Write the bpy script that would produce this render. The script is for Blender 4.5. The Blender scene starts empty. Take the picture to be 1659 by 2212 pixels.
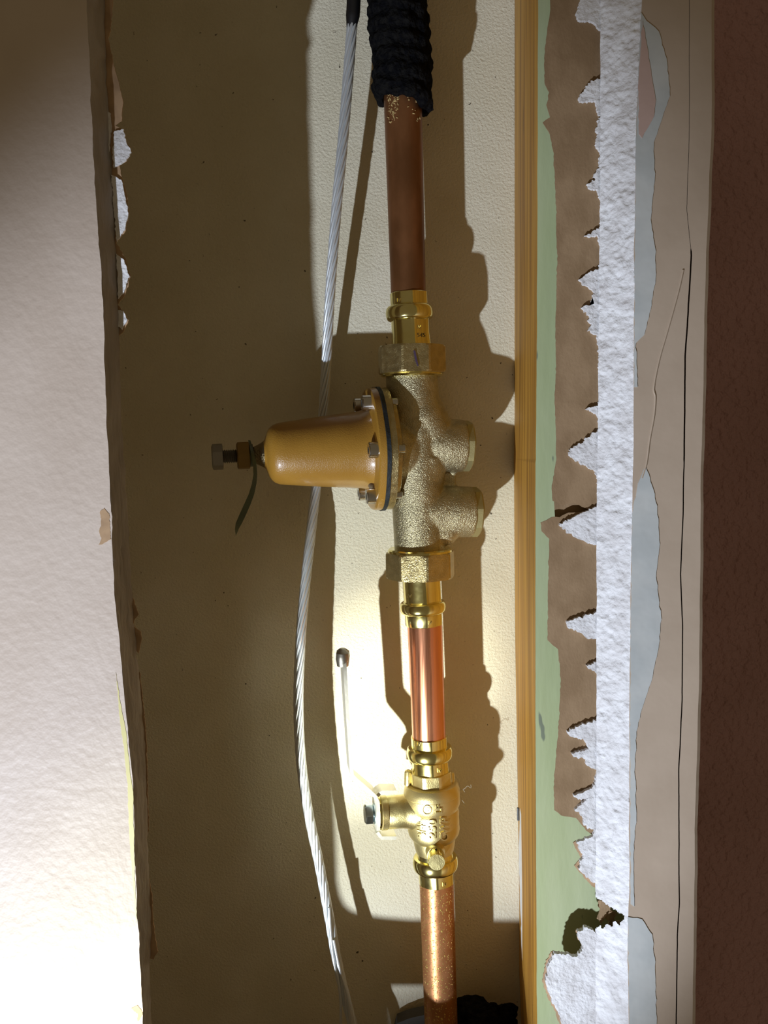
import bpy, math, random
from mathutils import Vector, noise
random.seed(7)
C = bpy.context.scene.collection
F = 1900.0            # focal length in pixels of the 1659 px wide frame
CX, CY = 829.5, 1106.0
H = 1.35              # height of the lens above the floor
TILT = math.radians(4.9)          # the lens looks slightly down
CT, ST = math.cos(TILT), math.sin(TILT)
OFF = 0.1243          # depths below are counted from a plane this far in front of the lens
D, DP = 0.466, 0.4227 # depth of the back wall and of the pipe run
SF, SB = 0.2911, 0.3041 # front and back face of the cut wall sheet

def P(px, py, Z):
    """point of the upright plane at depth Z that the photograph shows at pixel px, py"""
    b = -(py-CY)/F; k = (Z+OFF)/(CT+b*ST)
    return Vector(((px-CX)/F*k, Z+OFF, H+(-ST+b*CT)*k))
def mpp(py, Z=DP):
    """metres per pixel on that plane"""
    return (Z+OFF)/(CT-(py-CY)/F*ST)/F
def zrow(py, y):
    """height at distance y of the row py"""
    b = -(py-CY)/F
    return H+y*(-ST+b*CT)/(CT+b*ST)
def dep(p):
    """distance of a point along the viewing direction"""
    return p.y*CT-(p.z-H)*ST
K = mpp(1000)
KB = mpp(1770)

# ---------------------------------------------------------------- camera, world, lights
cam = bpy.data.objects.new('camera', bpy.data.cameras.new('camera'))
C.objects.link(cam)
cam.location = (0, 0, H)
cam.rotation_euler = (math.pi/2-TILT, 0, 0)
cam.data.sensor_fit = 'HORIZONTAL'
cam.data.sensor_width = 36.0
cam.data.lens = 36.0*F/1659.0
cam.data.clip_start = 0.01
bpy.context.scene.camera = cam

sc = bpy.context.scene
sc.view_settings.view_transform = 'Standard'
sc.view_settings.look = 'None'
sc.view_settings.exposure = 0.0
sc.view_settings.gamma = 1.0
sc.view_settings.use_curve_mapping = False

w = bpy.data.worlds.new('room'); sc.world = w; w.use_nodes = True
bg = w.node_tree.nodes['Background']
bg.inputs[0].default_value = (1.0, 0.77, 0.45, 1)
bg.inputs[1].default_value = 0.12

# a torch held low on the left: hot core, warm ring and bluish spill of one beam
LP = Vector((-0.4034, -0.1646, H-0.6668))
AIM = P(825, 1520, D)
def beam(name, watts, deg, blend, col, aim=AIM):
    l = bpy.data.lights.new(name, 'SPOT')
    l.energy = watts; l.spot_size = math.radians(deg); l.spot_blend = blend
    l.color = col; l.shadow_soft_size = 0.009
    o = bpy.data.objects.new(name, l); C.objects.link(o)
    o.location = LP
    o.rotation_euler = (aim-LP).to_track_quat('-Z', 'Y').to_euler()
    return o
beam('torch_spill', 45, 37.8, 0.46, (0.80, 0.89, 1.04), P(750, 1215, D))
beam('torch_ring', 9, 23, 1.0, (1.0, 0.95, 0.25))
beam('torch_core', 85, 9.4, 1.0, (1.0, 1.0, 0.84))

# ---------------------------------------------------------------- materials
def mat(name, col, rough=0.6, metal=0.0, col2=None, cscale=60, cdet=4, lo=0.4, hi=0.62, bumps=(),
        spots=None, stretch=(1, 1, 1), coat=0.0, rvar=0.0, spec=None, aniso=None):
    m = bpy.data.materials.new(name); m.use_nodes = True
    nt = m.node_tree; N = nt.nodes; L = nt.links
    b = N['Principled BSDF']
    b.inputs['Roughness'].default_value = rough
    b.inputs['Metallic'].default_value = metal
    if coat: b.inputs['Coat Weight'].default_value = coat; b.inputs['Coat Roughness'].default_value = 0.12
    if spec is not None: b.inputs['Specular IOR Level'].default_value = spec
    tc = N.new('ShaderNodeTexCoord')
    mp = N.new('ShaderNodeMapping'); mp.inputs['Scale'].default_value = stretch
    L.new(tc.outputs['Object'], mp.inputs['Vector'])
    def nz(scale, det=3, vec=mp):
        n = N.new('ShaderNodeTexNoise'); n.inputs['Scale'].default_value = scale
        n.inputs['Detail'].default_value = det; L.new(vec.outputs[0], n.inputs['Vector']); return n
    def ramp(src, a, c, c0, c1):
        r = N.new('ShaderNodeValToRGB'); e = r.color_ramp.elements
        e[0].position = a; e[0].color = (*c0, 1); e[1].position = c; e[1].color = (*c1, 1)
        L.new(src, r.inputs['Fac']); return r
    out = None
    if col2:
        r = ramp(nz(cscale, cdet).outputs['Fac'], lo, hi, col, col2); out = r.outputs['Color']
    if spots:
        scale, a, c, scol = spots
        r = ramp(nz(scale, 2).outputs['Fac'], a, c, (0, 0, 0), (1, 1, 1))
        mx = N.new('ShaderNodeMix'); mx.data_type = 'RGBA'
        L.new(r.outputs['Color'], mx.inputs['Factor'])
        if out: L.new(out, mx.inputs['A'])
        else: mx.inputs['A'].default_value = (*col, 1)
        mx.inputs['B'].default_value = (*scol, 1)
        out = mx.outputs['Result']
    if out: L.new(out, b.inputs['Base Color'])
    else: b.inputs['Base Color'].default_value = (*col, 1)
    if rvar:
        n = nz(cscale*1.7, 3); mr = N.new('ShaderNodeMapRange')
        mr.inputs['From Min'].default_value = 0.35; mr.inputs['From Max'].default_value = 0.65
        mr.inputs['To Min'].default_value = max(0.02, rough-rvar); mr.inputs['To Max'].default_value = rough+rvar
        L.new(n.outputs['Fac'], mr.inputs['Value']); L.new(mr.outputs[0], b.inputs['Roughness'])
    prev = None
    for bm_ in bumps:
        scale, dist = bm_[0], bm_[1]
        n = nz(scale, bm_[2] if len(bm_) > 2 else 3)
        h = n.outputs['Fac']
        if len(bm_) > 4:
            h = ramp(h, bm_[3], bm_[4], (0, 0, 0), (1, 1, 1)).outputs['Color']
        bp = N.new('ShaderNodeBump'); bp.inputs['Strength'].default_value = 1.0
        bp.inputs['Distance'].default_value = dist
        L.new(h, bp.inputs['Height'])
        if prev: L.new(prev.outputs[0], bp.inputs['Normal'])
        prev = bp
    if prev: L.new(prev.outputs[0], b.inputs['Normal'])
    return m

M = {}
M['back'] = mat('cream_plaster', (0.64, 0.585, 0.43), 0.75, col2=(0.70, 0.65, 0.50), cscale=14, bumps=((600, 0.0006, 2), (1500, 0.0002, 2), (30, 0.0005, 2)),
                spots=(300, 0.72, 0.76, (0.10, 0.08, 0.05)), stretch=(1, 1, 1))
M['beige'] = mat('beige_wall_paint', (0.54, 0.44, 0.36), 0.5, col2=(0.58, 0.48, 0.40), cscale=25, bumps=((260, 0.0003, 2), (30, 0.0005, 1)))
M['beige_flat'] = mat('flat_beige_paint', (0.49, 0.385, 0.29), 0.6, col2=(0.45, 0.35, 0.26), cscale=30, bumps=((60, 0.0003, 3),))
M['maroon'] = mat('red_brown_wall', (0.50, 0.28, 0.30), 0.42, col2=(0.44, 0.24, 0.25), cscale=10, bumps=((170, 0.0045, 2),), spec=0.6)  # even red-brown tone of the far wall
M['gypsum'] = mat('broken_gypsum', (0.78, 0.77, 0.78), 0.9, col2=(0.68, 0.66, 0.66), cscale=120, bumps=((420, 0.0010, 5), (90, 0.0012, 3)))
M['gypsum_edge'] = mat('cut_gypsum', (0.40, 0.35, 0.30), 0.9, col2=(0.27, 0.23, 0.19), cscale=70, lo=0.35, hi=0.65, bumps=((220, 0.0015, 5),), stretch=(1, 1, 0.2))
M['kraft'] = mat('brown_board_paper', (0.32, 0.21, 0.115), 0.85, col2=(0.26, 0.165, 0.085), cscale=90, bumps=((45, 0.0006, 3), (900, 0.00015, 2)), stretch=(1, 1, 0.6))
M['kraft_light'] = mat('torn_paper_rim', (0.46, 0.30, 0.17), 0.85, col2=(0.36, 0.23, 0.13), cscale=120)
M['spackle'] = mat('grey_white_filler', (0.54, 0.55, 0.53), 0.6, col2=(0.47, 0.49, 0.48), cscale=50, bumps=((50, 0.0006, 3),))
M['pink'] = mat('pinkish_filler', (0.52, 0.37, 0.32), 0.6, bumps=((50, 0.0006, 3),))
M['green'] = mat('pale_green_board_face', (0.42, 0.48, 0.26), 0.5, col2=(0.46, 0.51, 0.30), cscale=40, bumps=((45, 0.0008, 3), (400, 0.0001, 2)), stretch=(1, 1, 0.25),
                 spots=(180, 0.71, 0.74, (0.2, 0.23, 0.16)))
M['wood'] = mat('pine_stud', (0.62, 0.32, 0.045), 0.55, col2=(0.34, 0.15, 0.018), cscale=200, lo=0.35, hi=0.65, bumps=((500, 0.00035, 3),), stretch=(1, 0.6, 0.035),
                spots=(260, 0.70, 0.74, (0.10, 0.04, 0.01)))
M['yellow'] = mat('yellowed_paint', (0.62, 0.55, 0.22), 0.45)
M['blackfoam'] = mat('black_pipe_foam', (0.004, 0.004, 0.005), 0.95, col2=(0.010, 0.0095, 0.009), cscale=300, bumps=((500, 0.0022, 4), (90, 0.0015, 3)), spec=0.04)
M['blackplastic'] = mat('black_cable_jacket', (0.006, 0.006, 0.007), 0.45)
M['cream_foam'] = mat('cream_foam_crumbs', (0.45, 0.32, 0.13), 0.9)
M['alu'] = mat('bare_aluminium_wire', (0.74, 0.77, 0.79), 0.42, 0.65, col2=(0.64, 0.68, 0.71), cscale=80, bumps=((600, 0.0001, 2),), stretch=(1, 1, 0.15))
M['oldcopper'] = mat('tarnished_brown_copper', (0.16, 0.065, 0.022), 0.42, 0.6, col2=(0.25, 0.105, 0.04), cscale=55, lo=0.38, hi=0.62, bumps=((300, 0.00012, 3),), stretch=(1, 1, 0.5))
M['copper'] = mat('bright_copper', (0.82, 0.37, 0.22), 0.24, 0.95, col2=(0.74, 0.30, 0.18), cscale=220, lo=0.3, hi=0.7, bumps=((500, 0.00010, 3),), stretch=(1, 1, 0.04), rvar=0.06)
M['spotcopper'] = mat('flux_spotted_copper', (0.48, 0.20, 0.075), 0.38, 0.7, col2=(0.60, 0.28, 0.12), cscale=90, lo=0.35, hi=0.65,
                      spots=(900, 0.62, 0.66, (0.95, 0.75, 0.22)), bumps=((900, 0.0004, 2, 0.6, 0.68), (150, 0.0002, 3)))
M['brass'] = mat('polished_brass', (0.84, 0.75, 0.34), 0.17, 1.0, col2=(0.80, 0.70, 0.28), cscale=60, bumps=((120, 0.00012, 2),), rvar=0.04)
M['satin'] = mat('satin_brass', (0.72, 0.64, 0.33), 0.36, 0.95, col2=(0.66, 0.54, 0.26), cscale=90, bumps=((1500, 0.00010, 2), (300, 0.0001, 2)), rvar=0.05)
M['castnut'] = mat('dull_brass_nut', (0.56, 0.45, 0.22), 0.34, 0.95, col2=(0.46, 0.37, 0.18), cscale=200, bumps=((1300, 0.00022, 2),), rvar=0.06)
M['cast'] = mat('sand_cast_bronze', (0.52, 0.46, 0.29), 0.36, 0.92, col2=(0.42, 0.37, 0.23), cscale=150, bumps=((1700, 0.00055, 2), (400, 0.0002, 2)))
M['neckshade'] = mat('bell_neck_shade', (0.30, 0.24, 0.13), 0.42, 0.9, col2=(0.20, 0.16, 0.09), cscale=150, bumps=((900, 0.0006, 2),))
M['sandbrass'] = mat('sand_blasted_brass', (0.72, 0.61, 0.31), 0.40, 0.95, bumps=((2600, 0.00010, 2),))
M['plugface'] = mat('greenish_brass_plug', (0.44, 0.40, 0.20), 0.5, 0.8, bumps=((1200, 0.0001, 2),))
M['orange'] = mat('ochre_epoxy_coating', (0.33, 0.165, 0.022), 0.34, 0.0, col2=(0.36, 0.185, 0.026), cscale=60, bumps=((1500, 0.00016, 2),), coat=0.4)
M['rubber'] = mat('black_rubber', (0.012, 0.017, 0.02), 0.6, bumps=((400, 0.0005, 3),))
M['steel'] = mat('stainless_steel', (0.60, 0.58, 0.55), 0.2, 1.0)
M['zinc'] = mat('bluish_zinc_plate', (0.60, 0.70, 0.74), 0.2, 1.0)
M['chrome'] = mat('bright_plated_steel', (0.88, 0.88, 0.83), 0.38, 0.7, bumps=((200, 0.0002, 3),))
M['darksteel'] = mat('dull_steel', (0.30, 0.28, 0.25), 0.4, 0.9, bumps=((500, 0.0001, 2),))
M['brownnut'] = mat('browned_brass_nut', (0.24, 0.15, 0.05), 0.4, 0.9)
M['tag'] = mat('olive_green_tag', (0.065, 0.085, 0.045), 0.5, col2=(0.05, 0.065, 0.035), cscale=100)
M['gap'] = mat('crack_shade', (0.14, 0.10, 0.075), 0.9)
M['ink'] = mat('purple_marker', (0.05, 0.025, 0.06), 0.6)
M['fibre'] = mat('dusty_fibre', (0.5, 0.48, 0.40), 0.9)
M['offcut'] = mat('dark_grey_foam', (0.06, 0.055, 0.045), 0.9, bumps=((400, 0.0003, 3),))
M['hole'] = mat('hole_shade', (0.01, 0.008, 0.005), 0.8)

# ---------------------------------------------------------------- helpers
ORG = {}
def mesh_obj(name, verts, faces, m, parent=None, smooth=35, label=None, cat=None, group=None, kind=None, mods=None):
    verts = [Vector(v) for v in verts]
    if parent is not None: org = ORG[parent.name]
    else:
        lo = Vector((min(v[i] for v in verts) for i in range(3))); hi = Vector((max(v[i] for v in verts) for i in range(3)))
        org = (lo+hi)/2
    me = bpy.data.meshes.new(name)
    me.from_pydata([tuple(v-org) for v in verts], [], faces)
    me.validate(); me.update()
    if smooth:
        me.shade_smooth(); me.set_sharp_from_angle(angle=math.radians(smooth))
    me.materials.append(m)
    o = bpy.data.objects.new(name, me); C.objects.link(o)
    if parent is not None: o.parent = parent
    else: o.location = org
    ORG[o.name] = org
    if label: o['label'] = label
    if cat: o['category'] = cat
    if group: o['group'] = group
    if kind: o['kind'] = kind
    fix_normals(me)
    return o
def fix_normals(me):
    import bmesh
    bm = bmesh.new(); bm.from_mesh(me)
    bmesh.ops.recalc_face_normals(bm, faces=bm.faces)
    bm.to_mesh(me); bm.free()
def thing(name, loc, label, cat, group=None):
    o = bpy.data.objects.new(name, None); C.objects.link(o); o.empty_display_size = 0.01
    o.location = loc; ORG[o.name] = Vector(loc)
    o['label'] = label; o['category'] = cat
    if group: o['group'] = group
    return o

class MB:
    def __init__(s): s.v = []; s.f = []
    def add(s, vf):
        v, f = vf; n = len(s.v); s.v += [Vector(a) for a in v]; s.f += [tuple(i+n for i in q) for q in f]; return s
    def build(s, name, m, parent=None, **k): return mesh_obj(name, s.v, s.f, m, parent, **k)

def poly(n, rot=0, clip=9):
    rot = math.radians(rot)
    def f(ph):
        a = (ph-rot) % (2*math.pi/n) - math.pi/n
        return min(math.cos(math.pi/n)/math.cos(a), clip)
    return f
def softhex(n, rot, amt):
    g = poly(n, rot)
    return lambda ph: 1-amt*(1-(g(ph)-math.cos(math.pi/n))/(1-math.cos(math.pi/n)))
def frame(axis, near=True):
    a = axis.normalized(); u = Vector((0, -1, 0)); u = (u-a*u.dot(a))
    if u.length < 0.2: u = Vector((0, 0, 1)); u = u-a*u.dot(a)
    u.normalize(); v = a.cross(u)
    ref = Vector((1, 0, 0)) if abs(a.z) > 0.7 else Vector((0, 0, 1))
    if v.dot(ref) < 0: v = -v
    return u, v
def rings(cs, rs, axis=None, seg=48, shape=None, caps=(True, True), disp=None):
    """surface through circles at centres cs with radii rs; axis fixed or following the path"""
    vs = []; fs = []; n = len(cs)
    u = v = None
    for i in range(n):
        if axis is not None:
            if u is None: u, v = frame(axis)
        else:
            t = (cs[min(i+1, n-1)]-cs[max(i-1, 0)])
            t.normalize()
            if u is None: u, v = frame(t)
            else:
                u = (u-t*u.dot(t)).normalized(); v2 = t.cross(u); v = v2 if v2.dot(v) > 0 else -v2
        sh = shape[i] if isinstance(shape, (list, tuple)) else shape
        for k in range(seg):
            ph = 2*math.pi*k/seg
            r = rs[i]*(sh(ph) if sh else 1)
            if disp: r += disp(i, ph, cs[i])
            vs.append(cs[i]+u*(math.cos(ph)*r)+v*(math.sin(ph)*r))
    for i in range(n-1):
        for k in range(seg):
            a = i*seg+k; b = i*seg+(k+1) % seg
            fs.append((a, b, b+seg, a+seg))
    if caps[0]: fs.append(tuple(range(seg-1, -1, -1)))
    if caps[1]: fs.append(tuple(range((n-1)*seg, n*seg)))
    return vs, fs
def xline(y1, x1, y2, x2):
    return lambda y: x1+(x2-x1)*(y-y1)/(y2-y1)
def vlathe(prof, xc, seg=64, shape=None, disp=None, Z=DP, caps=(True, True)):
    """turned shape on the pipe run: prof = (image row on the axis, radius in pixels)"""
    cs = [P(xc(y), y, Z) for y, r in prof]; rs = [r*mpp(y, Z) for y, r in prof]
    return rings(cs, rs, axis=(cs[-1]-cs[0]).normalized() if (cs[-1]-cs[0]).length > 1e-6 else Vector((0, 0, -1)), seg=seg, shape=shape, disp=disp, caps=caps)
def catmull(pts, n=8):
    pts = [Vector(p) for p in pts]; out = []
    for i in range(len(pts)-1):
        p0 = pts[max(i-1, 0)]; p1 = pts[i]; p2 = pts[i+1]; p3 = pts[min(i+2, len(pts)-1)]
        for k in range(n):
            t = k/n
            out.append(0.5*((2*p1)+(p2-p0)*t+(2*p0-5*p1+4*p2-p3)*t*t+(3*p1-p0-3*p2+p3)*t**3))
    out.append(pts[-1]); return out
def tube(pts, r, seg=10, **k):
    return rings(pts, r if isinstance(r, list) else [r]*len(pts), seg=seg, **k)
def box(a, b):
    x0, y0, z0 = a; x1, y1, z1 = b
    v = [(x, y, z) for x in (x0, x1) for y in (y0, y1) for z in (z0, z1)]
    return v, [(0, 1, 3, 2), (4, 6, 7, 5), (0, 4, 5, 1), (2, 3, 7, 6), (0, 2, 6, 4), (1, 5, 7, 3)]
def ring_profile(y0, y1, r0, r1, n=10):
    """half round bead between rows y0 and y1 rising from radius r0 to r1"""
    out = []
    for i in range(n+1):
        a = math.pi*i/n
        out.append(((y0+y1)/2-(y1-y0)/2*math.cos(a), r0+(r1-r0)*math.sin(a)**0.75))
    return out
def rough(pts, step=5, amp=1.5, seed=0, closed=True):
    """subdivide a pixel outline and make it ragged"""
    out = []; n = len(pts)
    for i in range(n if closed else n-1):
        a = Vector((*pts[i], 0)); b = Vector((*pts[(i+1) % n], 0)); d = (b-a).length
        m = max(1, int(d/step)); nn = Vector((-(b-a).y, (b-a).x, 0)); nn = nn/nn.length if nn.length else nn
        for k in range(m):
            p = a.lerp(b, k/m)
            o = noise.noise(Vector((p.x*0.13, p.y*0.13, seed)))*amp*1.4+noise.noise(Vector((p.x*0.45, p.y*0.45, seed+5)))*amp+noise.noise(Vector((p.x*1.1, p.y*1.1, seed+9)))*amp*0.6
            p = p+nn*o*(1 if k else 0.4); out.append((p.x, p.y))
    if not closed: out.append(pts[-1])
    return out
def plate(pts, Z, th, zf=None):
    """flat piece with outline pts (pixels) at distance Z and thickness th behind it"""
    n = len(pts)
    f = [P(x, y, Z+(zf(x, y) if zf else 0)) for x, y in pts]
    b = [p+Vector((0, th, 0)) for p in f]
    fs = [tuple(range(n)), tuple(range(2*n-1, n-1, -1))]
    for i in range(n):
        j = (i+1) % n; fs.append((i, j, j+n, i+n))
    return f+b, fs
def interp(tab):
    def f(y):
        if y <= tab[0][1]: return tab[0][0]
        for (x0, y0), (x1, y1) in zip(tab, tab[1:]):
            if y <= y1: return x0+(x1-x0)*(y-y0)/(y1-y0)
        return tab[-1][0]
    return f
def z6(p): return [(1080+a*0.452, b*0.452) for a, b in p]
def z7(p): return [(1080+a*0.5478, 1000+b*0.5478) for a, b in p]
def z8(p): return [(a*0.5422, b*0.5422) for a, b in p]
def z9(p): return [(a*0.5028, 1100+b*0.5028) for a, b in p]

# ---------------------------------------------------------------- the setting
mesh_obj('wall_back', *box((-0.46, D+OFF, H-0.75), (0.16, D+OFF+0.013, H+0.55)), M['back'], smooth=0, kind='structure')
mesh_obj('wall_far', *box((0.19, 0.74, H-1.0), (1.0, 0.76, H+0.9)), M['maroon'], smooth=0, kind='structure')

# left sheet of wallboard with its ragged opening, going round under the opening
fe = [(187, -120), (187, 0), (196, 200), (205, 400), (222, 640), (229, 880), (240, 1100), (243, 1200), (249, 1300), (264, 1450), (278, 1600), (288, 1700),
      (291, 1850), (297, 1980), (304, 2100), (308, 2212), (314, 2400)]
be = [(226, -120), (226, 0), (228, 130), (238, 300), (248, 500), (257, 700), (262, 900), (269, 1000), (279, 1150), (287, 1330), (300, 1450), (313, 1600),
      (318, 1750), (321, 1880), (327, 2010), (323, 2090), (327, 2212), (334, 2400)]
Ff, Fb = interp(fe), interp(be)
rows = [-120+i*12 for i in range(int((2212+120)/12)+1)]+[2260, 2330, 2400]
front = []; back = []
for i, y in enumerate(rows):
    j = noise.noise(Vector((3.1, y*0.02, 0)))*2.5+noise.noise(Vector((8.1, y*0.09, 0)))*1.2
    j2 = noise.noise(Vector((5.1, y*0.03, 2)))*3+noise.noise(Vector((9.1, y*0.13, 0)))*2
    front.append(P(Ff(y)+j, y, SF)); back.append(P(Fb(y)+j2, y, SB))
def cast(px, py, dy=0.0):
    """where the sheet must end for its shadow on the back wall to end at px, py"""
    q = P(px, py, D); return LP+(q-LP)*((SB+OFF-LP.y)/(q.y-LP.y))
for x, y in ((712, 1925), (718, 1955), (727, 1975), (740, 1987), (762, 1995), (800, 2002), (860, 2007), (1112, 2009)):
    b = cast(x, y); back.append(b); front.append(b+Vector((-0.002 if x < 800 else 0, SF-SB, 0)))
front.append(Vector((0.105, SF+OFF, front[-1].z))); back.append(Vector((0.105, SB+OFF, back[-1].z)))
c1 = cast(835, 2130); c2 = cast(962, 2330); c1.x -= 0.005  # unseen second opening, added to let a patch of light through
wl = MB()
NC = 6; n = len(front)
vs = []; fs = []
for i in range(n):
    for k in range(NC+1):
        t = k/NC; p = front[i].lerp(back[i], t)
        if 0 < k < NC: p = p+Vector((noise.noise(p*160)*0.0012, noise.noise(p*210)*0.0008, 0))
        vs.append(p)
for i in range(n-1):
    for k in range(NC):
        a = i*(NC+1)+k; fs.append((a, a+1, a+NC+2, a+NC+1))
cut = (vs, fs)
wl = MB()
TL = -0.46; TOP = H+0.5; BOT = c1.z
fpts = [Vector((TL, SF+OFF, BOT)), Vector((TL, SF+OFF, TOP)), Vector((front[0].x, SF+OFF, TOP))]+front+[Vector((0.105, SF+OFF, BOT))]
bpts = [Vector((TL, SB+OFF, BOT)), Vector((TL, SB+OFF, TOP)), Vector((back[0].x, SB+OFF, TOP))]+back+[Vector((0.105, SB+OFF, BOT))]
wl.add((fpts, [tuple(range(len(fpts)))])); wl.add((bpts, [tuple(range(len(bpts)-1, -1, -1))]))
wl.add(box((TL, SF+OFF, c2.z), (c1.x, SB+OFF, c1.z)))
wl.add(box((c2.x, SF+OFF, c2.z), (0.105, SB+OFF, c1.z)))
wl.add(box((TL, SF+OFF, H-0.80), (0.105, SB+OFF, c2.z)))
wall_left = wl.build('wall_left', M['beige'], smooth=0, kind='structure')
mesh_obj('cut_edge', *cut, M['gypsum_edge'], wall_left, smooth=60, label='grey rough sawn edge of the wallboard')
fl = z8([(450, 0), (440, 120), (430, 150), (450, 240), (470, 320), (490, 400), (485, 480), (458, 500), (492, 515), (500, 560), (525, 600), (505, 640), (475, 660),
         (490, 720), (505, 780), (515, 850), (500, 920), (463, 968), (500, 1030), (520, 1100), (500, 1170), (468, 1215), (490, 1240), (512, 1275), (490, 1325), (468, 1340)])
flap = rough([(215, -40), (244, -40)]+fl+[(240, 735), (232, 500), (220, 250)], 5, 1.6, 3)
mesh_obj('paper_flap', *plate(flap, SB+0.0004, 0.0006), M['kraft_light'], wall_left, smooth=0, label='torn brown paper rim')
for i, q in enumerate(([(247, 283), (267, 279), (272, 305), (283, 328), (272, 346), (258, 356), (245, 362), (243, 330)],
          [(240, 378), (262, 388), (270, 425), (277, 460), (270, 495), (252, 522), (247, 470)],
          [(250, 548), (268, 562), (279, 597), (268, 630), (255, 645), (254, 600)],
          [(255, 670), (266, 672), (275, 690), (263, 712), (254, 705)],
          [(226, 240), (238, 244), (240, 275), (236, 330), (228, 300)])):
    mesh_obj('gypsum_patch', *plate(rough(q, 4, 1.6, i), SB-0.0008, 0.0011), M['gypsum'], wall_left, smooth=0, label='white patch of bare gypsum')
for i, q in enumerate((z9([(566, 360), (590, 440), (597, 452), (580, 470), (572, 498), (585, 512), (606, 528), (608, 560), (596, 620), (580, 600), (560, 480)]),
                       z9([(640, 1590), (652, 1650), (657, 1760), (668, 1850), (679, 1900), (660, 1935), (645, 1930), (636, 1800), (632, 1650)]),
                       z9([(560, 700), (600, 700), (618, 860), (630, 1000), (634, 1180), (640, 1380), (632, 1400), (620, 1180), (600, 900)]))):
    mesh_obj('paper_flap', *plate(rough(q, 4, 1.3, i+20), SB+0.0006, 0.0006), M['kraft_light'], wall_left, smooth=0)
ys = z9([(498, 700), (512, 800), (540, 950), (556, 1100), (572, 1230), (575, 1420), (580, 1600), (588, 1760), (583, 1780), (570, 1600), (556, 1420), (548, 1200), (535, 1050), (512, 880)])
mesh_obj('yellowed_paint_line', *plate(rough(ys, 8, 1.2, 4), SF-0.0002, 0.0003), M['yellow'], wall_left, smooth=0, label='yellowed strip of paint along the cut')
for i, q in enumerate(([(216, 1105), (225, 1098), (236, 1110), (238, 1150), (240, 1165), (226, 1172), (212, 1178), (219, 1162), (214, 1150), (218, 1130)],
                       [(283, 2178), (296, 2172), (304, 2180), (308, 2192), (300, 2205), (296, 2212), (297, 2190)])):
    mesh_obj('torn_spot', *plate(rough(q, 3, 1.6, i+9), SF-0.0002, 0.0003), M['kraft_light'], wall_left, smooth=0)

# right hand side: wallboard return with broken gypsum, corner strip and torn paper
ge = z6([(682, -260), (680, 0), (665, 300), (650, 600), (642, 1200), (640, 1700), (637, 2212)])+z7([(515, 500), (510, 1000), (510, 1700), (502, 1900), (508, 2212)])
gi = z6([(492, -260), (491, 0), (489, 960), (482, 1500), (480, 2000)])+z7([(390, 200), (390, 1100), (386, 1650), (385, 2212)])
cr = z6([(905, -260), (905, 0), (905, 650), (892, 1000), (915, 1215), (905, 1400), (885, 1700), (880, 2212)])+z7([(722, 200), (712, 440), (720, 640), (718, 960), (705, 1200), (707, 1740), (700, 1850), (695, 2212)])
re_ = z6([(1028, -260), (1025, 0), (1025, 600), (1000, 1200), (990, 1500), (985, 1900), (974, 2212)])+z7([(800, 500), (795, 900), (780, 1400), (775, 1900), (770, 2212)])
Ge, Gi, Cr, Re = interp(ge), interp(gi), interp(cr), interp(re_)
rows = [-696+i*8 for i in range(542)]
def strip(cols, wob=None):
    vs = []; fs = []; m = len(cols(0))
    for i, y in enumerate(rows): vs += cols(y)
    for i in range(len(rows)-1):
        for k in range(m):
            a = i*m+k; b = i*m+(k+1) % m; fs.append((a, b, b+m, a+m))
    fs.append(tuple(range(m))); fs.append(tuple(range(len(vs)-1, len(vs)-m-1, -1)))
    return vs, fs
def wv(y, s, a): return noise.noise(Vector((s, y*0.012, 0)))*a+noise.noise(Vector((s, y*0.06, 4)))*a*0.35
def crw(y): return 0.5 if y < 540 else (1.7 if y < 1000 else 1.3)
wr = mesh_obj('wall_right', *strip(lambda y: [P(Ge(y)+wv(y, 1, 1.5), y, SF), P(Cr(y)-crw(y)+wv(y, 2, 1), y, SF), P(Cr(y)-crw(y), y, SB), P(Gi(y)+70, y, SB)]),
              M['beige_flat'], smooth=30, kind='structure')
mesh_obj('corner_strip', *strip(lambda y: [P(Cr(y)+crw(y)+wv(y, 2, 1), y, SF), P(Re(y)-6+wv(y, 3, 1), y, SF), P(Re(y)+wv(y, 3, 1.5), y, SF+0.0012), P(Re(y)-8, y, SF+0.06), P(Cr(y)+crw(y), y, SB)]),
         M['beige_flat'], wr, smooth=30, label='beige corner strip right of the long crack')
mesh_obj('crack_backing', *strip(lambda y: [P(Cr(y)-6, y, SF+0.0035), P(Cr(y)+6, y, SF+0.0035), P(Cr(y)+6, y, SB), P(Cr(y)-6, y, SB)]), M['gap'], wr, smooth=0)  # dark backing behind the split, coloured for the shade inside it
# broken sloping gypsum face
vs = []; fs = []; NC = 24
gr = [-402+i*3 for i in range(954)]
def rim_up(x): return 1935+(x-1290)*0.75+noise.noise(Vector((x*0.12, 1, 0)))*6
def rim_lo(x): return 2005-(x-1290)*0.25+4*math.sin(x*0.4)+noise.noise(Vector((x*0.15, 5, 0)))*6
for y in gr:
    for k in range(NC+1):
        t = k/NC; xx = Gi(y)+(Ge(y)-Gi(y))*t; yy = y
        for rim in (rim_up, rim_lo):
            if xx < 1352 and abs(y-rim(xx)) <= 1.5: yy = rim(xx)
        a = P(Gi(y)-5, yy, SB-0.0016); b = P(Ge(y)+wv(y, 1, 1.5)+0.5, yy, SF+0.0002); p = a.lerp(b, t)
        if k < NC: p = p+Vector((0, 1, 0))*(noise.noise(p*160)*0.0008+noise.noise(p*420)*0.0007+noise.noise(p*1100)*0.0003)
        vs.append(p)
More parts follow.
